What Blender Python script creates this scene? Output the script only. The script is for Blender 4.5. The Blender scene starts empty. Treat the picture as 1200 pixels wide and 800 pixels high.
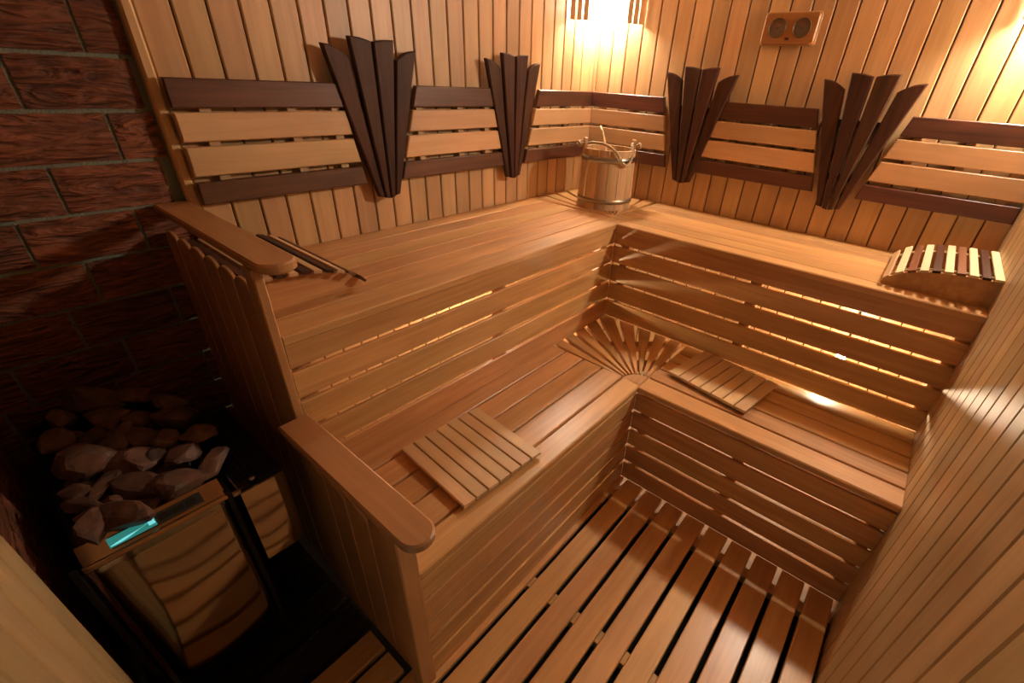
import bpy, bmesh, math, random
from mathutils import Vector, Matrix

SC = bpy.context.scene
COL = SC.collection
PI = math.pi

# ------------------------------------------------------------------ camera
cam_d = bpy.data.cameras.new('camera')
cam = bpy.data.objects.new('camera', cam_d)
COL.objects.link(cam)
cam_d.sensor_width = 36.0
cam_d.lens = 529.808 / 1200 * 36
cam_d.shift_x = -42.38 / 1200
cam_d.shift_y = 18.026 / 1200
cam_d.clip_start = 0.02
RR = (0.6293432219982358, -0.7753104731091879, 0.053111008388908545)
UU = (0.3790497665045097, 0.36591094228171034, 0.8499590912693314)
FF = (0.6784160843005981, 0.5147842777374987, -0.5241648251805207)
m = Matrix((RR, UU, [-v for v in FF])).transposed().to_4x4()
m.translation = (-2.36573, -1.61751, 1.49063)
cam.matrix_world = m
SC.camera = cam

# ------------------------------------------------------------------ world, exposure
w = bpy.data.worlds.new('world')
SC.world = w
w.use_nodes = True
w.node_tree.nodes['Background'].inputs[0].default_value = (0.82, 1.0, 0.80, 1)   # dim light of the room beyond the doorway
w.node_tree.nodes['Background'].inputs[1].default_value = 0.16
SC.view_settings.view_transform = 'Standard'
SC.view_settings.look = 'None'
SC.view_settings.exposure = 0.32
SC.view_settings.gamma = 1.0
SC.view_settings.use_curve_mapping = False
LAMP_COL = (1.0, 0.90, 0.74)
CORNER_A, CORNER_B = 215.0, 315.0         # radiance of the two corner lamp globes
BENCH_LAMP, BENCH_LAMP_B = 760.0, 700.0                      # radiance of the bulbs under the benches


# ------------------------------------------------------------------ materials
def new_mat(name):
    mt = bpy.data.materials.new(name)
    mt.use_nodes = True
    nt = mt.node_tree
    return mt, nt, nt.nodes['Principled BSDF']


def plain(name, col, rough=.5, metal=0., emis=None, estr=0.):
    mt, nt, b = new_mat(name)
    b.inputs['Base Color'].default_value = (*col, 1)
    b.inputs['Roughness'].default_value = rough
    b.inputs['Metallic'].default_value = metal
    if emis:
        b.inputs['Emission Color'].default_value = (*emis, 1)
        b.inputs['Emission Strength'].default_value = estr
    return mt


def wood(name, col, dark, rough=.45, vary=.22, grain=1.0, bump=.12, knots=False, coat=0.):
    """Grain runs along the local X axis of each board; each object gets its own tint and grain."""
    mt, nt, b = new_mat(name)
    N, L = nt.nodes.new, nt.links.new
    tc = N('ShaderNodeTexCoord'); oi = N('ShaderNodeObjectInfo')
    mp = N('ShaderNodeMapping'); mp.inputs['Scale'].default_value = (1.6, 26, 26)
    L(tc.outputs['Object'], mp.inputs['Vector'])
    rm = N('ShaderNodeMath'); rm.operation = 'MULTIPLY'; rm.inputs[1].default_value = 97.0
    L(oi.outputs['Random'], rm.inputs[0])
    n1 = N('ShaderNodeTexNoise'); n1.noise_dimensions = '4D'
    n1.inputs['Scale'].default_value = 1.4; n1.inputs['Detail'].default_value = 5; n1.inputs['Distortion'].default_value = .9
    L(mp.outputs[0], n1.inputs['Vector']); L(rm.outputs[0], n1.inputs['W'])
    mp2 = N('ShaderNodeMapping'); mp2.inputs['Scale'].default_value = (7, 210, 210)
    L(tc.outputs['Object'], mp2.inputs['Vector'])
    n2 = N('ShaderNodeTexNoise'); n2.noise_dimensions = '4D'
    n2.inputs['Scale'].default_value = 1.0; n2.inputs['Detail'].default_value = 3
    L(mp2.outputs[0], n2.inputs['Vector']); L(rm.outputs[0], n2.inputs['W'])
    mix = N('ShaderNodeMath'); mix.operation = 'MULTIPLY_ADD'; mix.inputs[1].default_value = .35
    L(n2.outputs['Fac'], mix.inputs[0]); L(n1.outputs['Fac'], mix.inputs[2])
    rp = N('ShaderNodeMapRange'); rp.inputs['From Min'].default_value = .42; rp.inputs['From Max'].default_value = .95
    rp.inputs['To Min'].default_value = 0; rp.inputs['To Max'].default_value = grain
    L(mix.outputs[0], rp.inputs['Value'])
    cr = N('ShaderNodeMix'); cr.data_type = 'RGBA'
    cr.inputs['A'].default_value = (*col, 1); cr.inputs['B'].default_value = (*dark, 1)
    L(rp.outputs[0], cr.inputs['Factor'])
    # slow darker patches
    mp3 = N('ShaderNodeMapping'); mp3.inputs['Scale'].default_value = (2.2, 7, 7)
    L(tc.outputs['Object'], mp3.inputs['Vector'])
    n3 = N('ShaderNodeTexNoise'); n3.noise_dimensions = '4D'; n3.inputs['Scale'].default_value = 1.0; n3.inputs['Detail'].default_value = 2
    L(mp3.outputs[0], n3.inputs['Vector']); L(rm.outputs[0], n3.inputs['W'])
    # per-board value / hue
    v = N('ShaderNodeMapRange'); v.inputs['To Min'].default_value = 1 - vary; v.inputs['To Max'].default_value = 1 + vary * .6
    L(oi.outputs['Random'], v.inputs['Value'])
    v2 = N('ShaderNodeMapRange'); v2.inputs['From Min'].default_value = .3; v2.inputs['From Max'].default_value = .7
    v2.inputs['To Min'].default_value = 1.1; v2.inputs['To Max'].default_value = .84
    L(n3.outputs['Fac'], v2.inputs['Value'])
    vv = N('ShaderNodeMath'); vv.operation = 'MULTIPLY'
    L(v.outputs[0], vv.inputs[0]); L(v2.outputs[0], vv.inputs[1])
    h1 = N('ShaderNodeMath'); h1.operation = 'MULTIPLY'; h1.inputs[1].default_value = 7.31
    L(oi.outputs['Random'], h1.inputs[0])
    h2 = N('ShaderNodeMath'); h2.operation = 'FRACT'; L(h1.outputs[0], h2.inputs[0])
    h3 = N('ShaderNodeMapRange'); h3.inputs['To Min'].default_value = .494; h3.inputs['To Max'].default_value = .508
    L(h2.outputs[0], h3.inputs['Value'])
    hs = N('ShaderNodeHueSaturation')
    L(cr.outputs['Result'], hs.inputs['Color']); L(vv.outputs[0], hs.inputs['Value']); L(h3.outputs[0], hs.inputs['Hue'])
    last = hs.outputs[0]
    if knots:
        mk = N('ShaderNodeMapping'); mk.inputs['Scale'].default_value = (3.2, 11, 11)
        L(tc.outputs['Object'], mk.inputs['Vector'])
        vo = N('ShaderNodeTexVoronoi'); vo.voronoi_dimensions = '4D'; vo.inputs['Scale'].default_value = 1.0
        L(mk.outputs[0], vo.inputs['Vector']); L(rm.outputs[0], vo.inputs['W'])
        kr = N('ShaderNodeMapRange'); kr.inputs['From Min'].default_value = .05; kr.inputs['From Max'].default_value = .13
        kr.inputs['To Min'].default_value = .75; kr.inputs['To Max'].default_value = 0
        L(vo.outputs['Distance'], kr.inputs['Value'])
        km = N('ShaderNodeMix'); km.data_type = 'RGBA'; km.inputs['B'].default_value = (dark[0] * .35, dark[1] * .3, dark[2] * .3, 1)
        L(kr.outputs[0], km.inputs['Factor']); L(last, km.inputs['A'])
        last = km.outputs['Result']
    L(last, b.inputs['Base Color'])
    b.inputs['Roughness'].default_value = rough
    b.inputs['Coat Weight'].default_value = coat
    b.inputs['Coat Roughness'].default_value = .25
    bp = N('ShaderNodeBump'); bp.inputs['Strength'].default_value = bump; bp.inputs['Distance'].default_value = .002
    L(mix.outputs[0], bp.inputs['Height']); L(bp.outputs[0], b.inputs['Normal'])
    return mt


M = {}
M['panel'] = wood('wall_wood', (.70, .44, .215), (.54, .30, .13), .42, .20, .9, knots=True)
M['bench'] = wood('bench_wood', (.70, .385, .155), (.46, .210, .070), .40, .15, .95, coat=.08, knots=True)
M['pale'] = wood('pale_wood', (.70, .445, .235), (.57, .33, .155), .42, .10, .8)
M['panel_dimlight'] = wood('wall_wood_dimlight', (.58, .385, .185), (.45, .27, .12), .42, .15, .9, knots=True)  # panel wood with the dimmer olive light near the camera put into its colour
M['panel_shaded'] = wood('olive_shaded_wood', (.44, .31, .145), (.33, .215, .09), .5, .10, .9)  # left cladding darkened in its colour to stand in for weaker light there
M['white'] = wood('white_wood', (.80, .66, .40), (.68, .52, .28), .45, .08, .6)
M['arm'] = wood('armrest_wood', (.55, .285, .115), (.40, .180, .065), .38, .06, .8, coat=.1)
M['darkw'] = wood('dark_wood', (.105, .042, .022), (.036, .013, .007), .55, .25, 1.0, bump=.3)
M['midw'] = wood('mid_brown_wood', (.25, .10, .045), (.14, .05, .022), .42, .1, 1.0)
M['floorw'] = wood('floor_wood', (.82, .455, .185), (.62, .285, .10), .33, .14, .9, coat=.15, knots=True)
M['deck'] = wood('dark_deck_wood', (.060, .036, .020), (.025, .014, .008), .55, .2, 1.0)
M['thermo'] = wood('thermometer_wood', (.46, .185, .06), (.30, .11, .035), .35, .05, 1.0)
M['stave'] = wood('stave_wood', (.74, .49, .27), (.54, .31, .145), .42, .25, .8)
M['groove'] = plain('groove_backing', (.10, .045, .018), .8)
M['under'] = plain('subfloor', (.012, .011, .010), .9)
M['under'].node_tree.nodes['Principled BSDF'].inputs['Specular IOR Level'].default_value = .05
M['screed'] = plain('pale_screed', (.50, .42, .37), .9)
M['black'] = plain('black_metal', (.010, .010, .011), .42, .3)
M['steel'] = plain('hoop_steel', (.42, .40, .36), .32, 1.)
M['brass'] = plain('hoop_dull_steel', (.45, .38, .28), .38, 1.)
M['cable'] = plain('black_cable', (.012, .012, .012), .6)
M['pin'] = plain('steel_screw', (.35, .3, .25), .35, 1.)
M['joint'] = plain('black_shadow_gap', (.02, .012, .008), .8)


def mortar():
    mt, nt, b = new_mat('grey_mortar')
    N, L = nt.nodes.new, nt.links.new
    n = N('ShaderNodeTexNoise'); n.inputs['Scale'].default_value = 160
    tc = N('ShaderNodeTexCoord'); L(tc.outputs['Object'], n.inputs['Vector'])
    r = N('ShaderNodeMix'); r.data_type = 'RGBA'; r.inputs['A'].default_value = (.17, .19, .14, 1); r.inputs['B'].default_value = (.26, .28, .20, 1)
    L(n.outputs['Fac'], r.inputs['Factor']); L(r.outputs['Result'], b.inputs['Base Color'])
    b.inputs['Roughness'].default_value = .9
    bp = N('ShaderNodeBump'); bp.inputs['Distance'].default_value = .003; L(n.outputs['Fac'], bp.inputs['Height']); L(bp.outputs[0], b.inputs['Normal'])
    return mt


def brick_mat():
    mt, nt, b = new_mat('rough_red_brick')
    N, L = nt.nodes.new, nt.links.new
    tc = N('ShaderNodeTexCoord'); oi = N('ShaderNodeObjectInfo')
    rm = N('ShaderNodeMath'); rm.operation = 'MULTIPLY'; rm.inputs[1].default_value = 53.0
    L(oi.outputs['Random'], rm.inputs[0])
    mp = N('ShaderNodeMapping'); mp.inputs['Scale'].default_value = (7, 20, 30)
    L(tc.outputs['Object'], mp.inputs['Vector'])
    n = N('ShaderNodeTexNoise'); n.noise_dimensions = '4D'; n.inputs['Scale'].default_value = 1.0
    n.inputs['Detail'].default_value = 2.2; n.inputs['Distortion'].default_value = 2.6
    L(mp.outputs[0], n.inputs['Vector']); L(rm.outputs[0], n.inputs['W'])
    cr = N('ShaderNodeMix'); cr.data_type = 'RGBA'
    cr.inputs['A'].default_value = (.10, .034, .017, 1); cr.inputs['B'].default_value = (.34, .112, .048, 1)
    mr = N('ShaderNodeMapRange'); mr.inputs['From Min'].default_value = .3; mr.inputs['From Max'].default_value = .75
    L(n.outputs['Fac'], mr.inputs['Value']); L(mr.outputs[0], cr.inputs['Factor'])
    hs = N('ShaderNodeHueSaturation')
    v = N('ShaderNodeMapRange'); v.inputs['To Min'].default_value = .75; v.inputs['To Max'].default_value = 1.15
    L(oi.outputs['Random'], v.inputs['Value']); L(v.outputs[0], hs.inputs['Value']); L(cr.outputs['Result'], hs.inputs['Color'])
    L(hs.outputs[0], b.inputs['Base Color'])
    b.inputs['Roughness'].default_value = .72
    bp = N('ShaderNodeBump'); bp.inputs['Strength'].default_value = 1.0; bp.inputs['Distance'].default_value = .022
    L(n.outputs['Fac'], bp.inputs['Height']); L(bp.outputs[0], b.inputs['Normal'])
    return mt


def stone_mat():
    mt, nt, b = new_mat('sauna_stone')
    N, L = nt.nodes.new, nt.links.new
    tc = N('ShaderNodeTexCoord'); oi = N('ShaderNodeObjectInfo')
    rm = N('ShaderNodeMath'); rm.operation = 'MULTIPLY'; rm.inputs[1].default_value = 53.0
    L(oi.outputs['Random'], rm.inputs[0])
    n = N('ShaderNodeTexNoise'); n.noise_dimensions = '4D'; n.inputs['Scale'].default_value = 28; n.inputs['Detail'].default_value = 7
    L(tc.outputs['Object'], n.inputs['Vector']); L(rm.outputs[0], n.inputs['W'])
    cr = N('ShaderNodeMix'); cr.data_type = 'RGBA'
    cr.inputs['A'].default_value = (.075, .040, .028, 1); cr.inputs['B'].default_value = (.21, .108, .070, 1)
    mr = N('ShaderNodeMapRange'); mr.inputs['From Min'].default_value = .35; mr.inputs['From Max'].default_value = .72
    L(n.outputs['Fac'], mr.inputs['Value']); L(mr.outputs[0], cr.inputs['Factor'])
    hs = N('ShaderNodeHueSaturation')
    v = N('ShaderNodeMapRange'); v.inputs['To Min'].default_value = .7; v.inputs['To Max'].default_value = 1.2
    L(oi.outputs['Random'], v.inputs['Value']); L(v.outputs[0], hs.inputs['Value']); L(cr.outputs['Result'], hs.inputs['Color'])
    L(hs.outputs[0], b.inputs['Base Color'])
    b.inputs['Roughness'].default_value = .6
    bp = N('ShaderNodeBump'); bp.inputs['Strength'].default_value = .6; bp.inputs['Distance'].default_value = .006
    L(n.outputs['Fac'], bp.inputs['Height']); L(bp.outputs[0], b.inputs['Normal'])
    return mt


def mirror_mat():
    mt, nt, b = new_mat('polished_steel')
    N, L = nt.nodes.new, nt.links.new
    b.inputs['Base Color'].default_value = (.40, .37, .32, 1)
    b.inputs['Metallic'].default_value = 1; b.inputs['Roughness'].default_value = .07
    tc = N('ShaderNodeTexCoord')
    mp = N('ShaderNodeMapping'); mp.inputs['Scale'].default_value = (1, 1, .6)
    L(tc.outputs['Object'], mp.inputs['Vector'])
    n = N('ShaderNodeTexNoise'); n.inputs['Scale'].default_value = 9; n.inputs['Detail'].default_value = 0
    L(mp.outputs[0], n.inputs['Vector'])
    bp = N('ShaderNodeBump'); bp.inputs['Strength'].default_value = .35; bp.inputs['Distance'].default_value = .012
    L(n.outputs['Fac'], bp.inputs['Height']); L(bp.outputs[0], b.inputs['Normal'])
    return mt


def rope_mat():
    mt, nt, b = new_mat('twisted_rope')
    N, L = nt.nodes.new, nt.links.new
    uv = N('ShaderNodeTexCoord')
    wv = N('ShaderNodeTexNoise'); wv.inputs['Scale'].default_value = 180
    L(uv.outputs['Object'], wv.inputs['Vector'])
    cr = N('ShaderNodeMix'); cr.data_type = 'RGBA'; cr.inputs['A'].default_value = (.62, .47, .29, 1); cr.inputs['B'].default_value = (.34, .22, .11, 1)
    L(wv.outputs['Fac'], cr.inputs['Factor']); L(cr.outputs['Result'], b.inputs['Base Color'])
    b.inputs['Roughness'].default_value = .8
    return mt


M['mortar'] = mortar(); M['brick'] = brick_mat(); M['stone'] = stone_mat(); M['mirror'] = mirror_mat(); M['rope'] = rope_mat()
M['water'] = plain('water', (.30, .17, .08), .08)
M['dial'] = plain('dial_face', (.15, .105, .065), .6)
M['dialrim'] = plain('dial_rim_metal', (.16, .12, .08), .4, 1.)
M['dialm'] = plain('dial_marks', (.035, .028, .02), .5)
M['red'] = plain('dial_red_arc', (.20, .05, .02), .4)
M['screen'] = plain('blue_green_screen', (.01, .08, .08), .2, 0, (.05, .42, .36), .34)
M['screen_hi'] = plain('pale_cyan_digits', (.1, .4, .45), .2, 0, (.22, .80, .84), .62)
M['glossblack'] = plain('gloss_black', (.03, .03, .028), .18)
M['ledge'] = plain('copper_toned_steel', (.50, .36, .24), .16, 1.)
M['globe_a'] = plain('lit_opal_glass', (.9, .9, .9), .3, 0, LAMP_COL, CORNER_A)
M['globe_b'] = plain('lit_opal_glass_bright', (.9, .9, .9), .3, 0, LAMP_COL, CORNER_B)
M['bulb'] = plain('lit_bulb', (.9, .9, .9), .3, 0, (1, .80, .54), BENCH_LAMP)
M['bulb_b'] = plain('lit_bulb_weaker', (.9, .9, .9), .3, 0, (1, .80, .54), BENCH_LAMP_B)
M['socket'] = plain('porcelain_socket', (.55, .52, .48), .35)

for k_ in ('darkw',):
    M[k_].node_tree.nodes['Principled BSDF'].inputs['Specular IOR Level'].default_value = .22

# ------------------------------------------------------------------ helpers
rnd = random.Random(7)


def mesh_from(name, bm, mats):
    me = bpy.data.meshes.new(name)
    bmesh.ops.recalc_face_normals(bm, faces=bm.faces)
    bm.to_mesh(me); bm.free()
    for x in (mats if isinstance(mats, (list, tuple)) else [mats]):
        me.materials.append(x)
    return me


def link(name, me, parent=None, mat4=None):
    o = bpy.data.objects.new(name, me)
    COL.objects.link(o)
    if mat4 is not None:
        o.matrix_basis = mat4
    if parent is not None:
        o.parent = parent
        if mat4 is not None:
            wm, p = parent.matrix_basis.copy(), parent.parent
            while p is not None:
                wm, p = p.matrix_basis @ wm, p.parent
            o.matrix_basis = wm.inverted() @ mat4
    return o


def thing(name, label, cat, loc, group=None, rotz=0):
    o = bpy.data.objects.new(name, None)
    o.empty_display_size = .05
    COL.objects.link(o)
    o.matrix_basis = Matrix.Translation(Vector(loc)) @ Matrix.Rotation(rotz, 4, 'Z')
    o['label'] = label; o['category'] = cat
    if group: o['group'] = group
    return o


def tag(o, label, cat, group=None):
    o['label'] = label; o['category'] = cat
    if group: o['group'] = group
    return o


def smooth(me):
    for p in me.polygons: p.use_smooth = True
    return me


def frame(c, xdir, zdir):
    """matrix with origin c, local X = xdir (grain), local Z = zdir (face normal)"""
    x = Vector(xdir).normalized(); z = Vector(zdir).normalized(); y = z.cross(x).normalized()
    mm = Matrix((x, y, z)).transposed().to_4x4(); mm.translation = Vector(c)
    return mm


_cache = {}


def bar_mesh(L, W, T, b, mat):
    key = (round(L, 4), round(W, 4), round(T, 4), round(b, 4), mat.name)
    if key in _cache: return _cache[key]
    bm = bmesh.new()
    w2, t2 = W / 2, T / 2
    prof = [(-w2 + b, t2), (w2 - b, t2), (w2, t2 - b), (w2, -t2 + b), (w2 - b, -t2), (-w2 + b, -t2), (-w2, -t2 + b), (-w2, t2 - b)]
    ends = []
    for sx in (-1, 1):
        ends.append([bm.verts.new((sx * L / 2, y, z)) for y, z in prof])
    for i in range(8):
        j = (i + 1) % 8
        bm.faces.new((ends[0][i], ends[0][j], ends[1][j], ends[1][i]))
    bm.faces.new(ends[0]); bm.faces.new(ends[1])
    me = mesh_from('board', bm, mat)
    _cache[key] = me
    return me


def bar(name, parent, c, xdir, zdir, L, W, T, mat, b=.0015):
    return link(name, bar_mesh(L, W, T, b, mat), parent, frame(c, xdir, zdir))


def box(name, parent, lo, hi, mat, b=.0015, grain=None):
    """axis aligned bar; grain along longest side unless given"""
    lo = Vector(lo); hi = Vector(hi); d = hi - lo; c = (lo + hi) / 2
    ax = grain if grain is not None else max(range(3), key=lambda i: d[i])
    rest = [i for i in range(3) if i != ax]
    zi = min(rest, key=lambda i: d[i]); yi = [i for i in rest if i != zi][0]
    e = [Vector((1, 0, 0)), Vector((0, 1, 0)), Vector((0, 0, 1))]
    return bar(name, parent, c, e[ax], e[zi], d[ax], d[yi], d[zi], mat, min(b, d[zi] * .3))


def prism(name, parent, pts, plane_o, u, n, T, mat, b=.002):
    """polygon pts given in (a,b) coordinates along u and n x u on a plane through plane_o; thickness T along n"""
    cx = sum(p[0] for p in pts) / len(pts); cy = sum(p[1] for p in pts) / len(pts)
    fr = frame(Vector(plane_o), u, n)
    bm = bmesh.new()
    loc = [(p[0] - cx, p[1] - cy) for p in pts]
    # ensure ccw
    A = sum(loc[i][0] * loc[(i + 1) % len(loc)][1] - loc[(i + 1) % len(loc)][0] * loc[i][1] for i in range(len(loc)))
    if A < 0: loc.reverse()
    nn = len(loc); ins = []
    for i in range(nn):
        p0, p1, p2 = Vector(loc[i - 1]), Vector(loc[i]), Vector(loc[(i + 1) % nn])
        d1 = (p1 - p0).normalized(); d2 = (p2 - p1).normalized()
        n1 = Vector((-d1.y, d1.x)); n2 = Vector((-d2.y, d2.x))
        k = (n1 + n2); k = k / max(.35, k.dot(n1)) if k.length > 1e-6 else n1
        ins.append(p1 + k * b)
    bot = [bm.verts.new((x, y, 0)) for x, y in loc]
    mid = [bm.verts.new((x, y, T - b)) for x, y in loc]
    top = [bm.verts.new((p.x, p.y, T)) for p in ins]
    bm.faces.new(bot); bm.faces.new(top)
    for i in range(nn):
        j = (i + 1) % nn
        bm.faces.new((bot[i], bot[j], mid[j], mid[i])); bm.faces.new((mid[i], mid[j], top[j], top[i]))
    me = mesh_from(name, bm, mat)
    c = fr @ Vector((cx, cy, 0))
    f2 = fr.copy(); f2.translation = c
    return link(name, me, parent, f2)


def tube_mesh(name, path, r, mat, seg=8, closed=False, rfun=None):
    bm = bmesh.new(); rings = []
    P = [Vector(p) for p in path]; n = len(P)
    up = Vector((0, 0, 1))
    for i, p in enumerate(P):
        a = P[(i - 1) % n] if (closed or i > 0) else p
        b_ = P[(i + 1) % n] if (closed or i < n - 1) else p
        t = (b_ - a).normalized()
        s = t.cross(up)
        if s.length < .05: s = t.cross(Vector((1, 0, 0)))
        s.normalize(); v = s.cross(t).normalized()
        rr = rfun(i / (n - 1)) if rfun else r
        rings.append([bm.verts.new(p + (s * math.cos(2 * PI * k / seg) + v * math.sin(2 * PI * k / seg)) * rr) for k in range(seg)])
    m_ = n if closed else n - 1
    for i in range(m_):
        A, B = rings[i], rings[(i + 1) % n]
        for k in range(seg):
            l = (k + 1) % seg
            bm.faces.new((A[k], A[l], B[l], B[k]))
    if not closed:
        bm.faces.new(rings[0]); bm.faces.new(rings[-1])
    return smooth(mesh_from(name, bm, mat))


def lathe_mesh(name, prof, mat, seg=32, ring=False):
    bm = bmesh.new(); rings = []
    for r, z in prof:
        rings.append([bm.verts.new((r * math.cos(2 * PI * k / seg), r * math.sin(2 * PI * k / seg), z)) for k in range(seg)])
    for i in range(len(prof) - 1):
        for k in range(seg):
            l = (k + 1) % seg
            bm.faces.new((rings[i][k], rings[i][l], rings[i + 1][l], rings[i + 1][k]))
    if ring:
        for k in range(seg):
            l = (k + 1) % seg
            bm.faces.new((rings[-1][k], rings[-1][l], rings[0][l], rings[0][k]))
    else:
        if prof[0][0] > 1e-5: bm.faces.new(rings[0])
        if prof[-1][0] > 1e-5: bm.faces.new(rings[-1])
    bmesh.ops.remove_doubles(bm, verts=bm.verts, dist=1e-6)
    return smooth(mesh_from(name, bm, mat))


# ------------------------------------------------------------------ measured layout (metres)
L2 = 1.911          # length of the right wall to the front wall
XL = -2.56          # left wall
ZC = 2.12           # ceiling
H1, H2 = .486, .950 # bench heights
D2A, D2B = .594, .568
D1A, D1B = 1.030, 1.001
BX = -2.030         # left end of benches

# ------------------------------------------------------------------ the setting
def slab(name, lo, hi, mats, pick=None):
    bm = bmesh.new()
    bmesh.ops.create_cube(bm, size=1)
    for v in bm.verts:
        v.co = Vector([lo[i] if v.co[i] < 0 else hi[i] for i in range(3)])
    me = mesh_from(name, bm, mats)
    o = link(name, me); o['kind'] = 'structure'
    return o


floor = slab('floor', (XL - .1, -L2 - .1, -.13), (.1, .1, -.06), M['under'])
ceil = slab('ceiling', (XL - .1, -L2 - .1, ZC), (.1, .1, ZC + .05), M['groove'])
sc_ = slab('floor', (-1.045, -L2 + .0115, -.0598), (-.0125, -.0125, -.050), M['screed'])
sc2 = slab('floor', (-2.02, -1.0, -.0598), (-1.0455, -.0125, -.050), M['screed'])
k = 0
y = 0.0
while y > -L2 - .05:
    box('board', ceil, (XL, y - .088, ZC - .012), (0, y - .002, ZC - .0005), M['panel'], .003)
    y -= .09

# back wall: brick in the left bay, boards on the rest
wb = slab('wall_back', (XL - .1, .012, -.06), (.06, .08, ZC), [M['mortar'], M['groove']])
# wooden cladding backing is proud of the brick
wbk = box('backing', wb, (-1.955, .0005, -.055), (.0, .0115, ZC - .013), M['groove'], .0005)
P1 = .0795
x = -1.945
while x < -.002:
    x1 = min(x + P1 - .0045, -.002)
    if x1 - x > .01:
        box('board', wb, (x, -.011, -.055), (x1, 0, ZC - .013), M['panel'], .0042, grain=2)
    x += P1
box('edge_board', wb, (-1.975, -.022, .952), (-1.948, .0115, ZC - .013), M['panel'], .006, grain=2)

BR_ROW = .1143
BR_TOP = 1.48


def brick_mesh(wd, hd, dp, seed):
    r = random.Random(seed); bm = bmesh.new()
    nx, nz = max(2, int(wd / .022)), 6
    g = []
    for i in range(nx + 1):
        col = []
        for j in range(nz + 1):
            u, v = i / nx, j / nz
            e = min(u * nx, (nx - u * nx), v * nz, (nz - v * nz))
            prot = .0 if e < .5 else r.uniform(.001, .005)
            jx = r.uniform(-.0008, .0008); jz = r.uniform(-.0010, .0010)
            col.append(bm.verts.new((-wd / 2 + u * wd + jx, -dp - prot, -hd / 2 + v * hd + jz)))
        g.append(col)
    for i in range(nx):
        for j in range(nz):
            bm.faces.new((g[i][j], g[i + 1][j], g[i + 1][j + 1], g[i][j + 1]))
    rim = [g[i][0] for i in range(nx + 1)] + [g[nx][j] for j in range(1, nz + 1)] + [g[i][nz] for i in range(nx - 1, -1, -1)] + [g[0][j] for j in range(nz - 1, 0, -1)]
    back = [bm.verts.new((v.co.x, 0, v.co.z)) for v in rim]
    for i in range(len(rim)):
        j = (i + 1) % len(rim)
        bm.faces.new((rim[i], back[i], back[j], rim[j]))
    bm.faces.new(back)
    return mesh_from('brick', bm, M['brick'])


_bc = {}


def brick(parent, c, wd, hd, side):
    key = (round(wd, 3), round(hd, 3), rnd.randrange(4))
    if key not in _bc: _bc[key] = brick_mesh(wd, hd, .005, rnd.random())
    me = _bc[key] if wd > .2 else brick_mesh(wd, hd, .005, rnd.random())
    mm = Matrix.Translation(Vector(c))
    if side == 'left': mm = mm @ Matrix.Rotation(PI / 2, 4, 'Z')
    link('brick', me, parent, mm)


BL = .222
joints = {0: -2.062, 1: -2.207, 2: -2.072, 3: -2.218, 4: -2.095, 5: -2.235, 6: -2.088, 7: -2.237}
for row in range(-5, 13):
    z1 = BR_TOP - (row - 1) * BR_ROW - .005; z0 = z1 - BR_ROW + .009
    if z0 < -.06: z0 = -.058
    if z1 < z0 + .03: continue
    z1 = min(z1, ZC - .014)
    if z1 < z0 + .03: continue
    jx = joints.get(row, -2.07 if row % 2 == 0 else -2.215)
    xs = [jx + i * BL for i in range(-4, 5)]
    for a in xs:
        x0, x1 = max(a + .004, XL + .004), min(a + BL - .004, -1.979)
        if x1 - x0 < .02: continue
        brick(wb, ((x0 + x1) / 2, .012, (z0 + z1) / 2), x1 - x0, z1 - z0, 'back')

# right wall (with the thermometer)
wr = slab('wall_right', (.0005, -L2 - .06, -.06), (.07, .0115, ZC), M['groove'])
P2 = .0815
y = -.037 + .0
ys = [0.0 - .012]
g0 = -.689 + 8 * P2
gl = [g0 - i * P2 for i in range(30)]
prev = -.0115
for g in gl:
    a, b_ = prev, max(g, -L2 + .001)
    if a - b_ > .012:
        box('board', wr, (-.011, b_ + .0045, -.055), (0, a, ZC - .013), M['panel'], .0042, grain=2)
    prev = g
    if g < -L2: break

# front wall (near the camera on the right)
wf = slab('wall_front', (XL - .1, -L2 - .07, -.06), (-.0, -L2 - .0005, ZC), M['groove'])
P3 = .0788
x = -.012
first = True
gx = -1.368 + 17 * P3
prev = -.0125
for i in range(60):
    g = gx - i * P3
    a, b_ = prev, max(g, XL + .01)
    if a - b_ > .012:
        box('board', wf, (b_ + .004, -L2, -.055), (a, -L2 + .011, ZC - .013), M['panel_dimlight'], .0042, grain=2)
    prev = g
    if g < XL: break

# left wall: brick bay behind the heater, then wood cladding, then the doorway
wl = slab('wall_left', (XL - .08, -.80, -.06), (XL, .012, ZC), M['mortar'])
for row in range(-5, 13):
    z1 = BR_TOP - (row - 1) * BR_ROW - .005; z0 = z1 - BR_ROW + .009
    if z0 < -.06: z0 = -.058
    z1 = min(z1, ZC - .014)
    if z1 < z0 + .03: continue
    off = -.11 if row % 2 else -.02
    for i in range(-1, 5):
        y1 = off - i * BL; y0 = y1 - BL + .008
        y1 = min(y1, -.012); y0 = max(y0, -.79)
        if y1 - y0 < .02: continue
        brick(wl, (XL, (y0 + y1) / 2, (z0 + z1) / 2), y1 - y0, z1 - z0, 'left')
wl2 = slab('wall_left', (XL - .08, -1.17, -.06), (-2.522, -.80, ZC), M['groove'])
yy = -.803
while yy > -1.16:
    box('board', wl2, (-2.522, max(yy - .0755, -1.17), -.055), (-2.510, yy, ZC - .013), M['panel_shaded'], .0042, grain=2)
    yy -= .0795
wl3 = slab('wall_left', (XL - .08, -1.84, 1.98), (-2.522, -1.17, ZC), M['groove'])
wl4 = slab('wall_left', (XL - .08, -L2, -.06), (-2.522, -1.84, ZC), M['groove'])
tr = slab('trim_1', (-2.60, -1.19, -.05), (-2.500, -1.171, 1.98), M['arm'])

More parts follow.
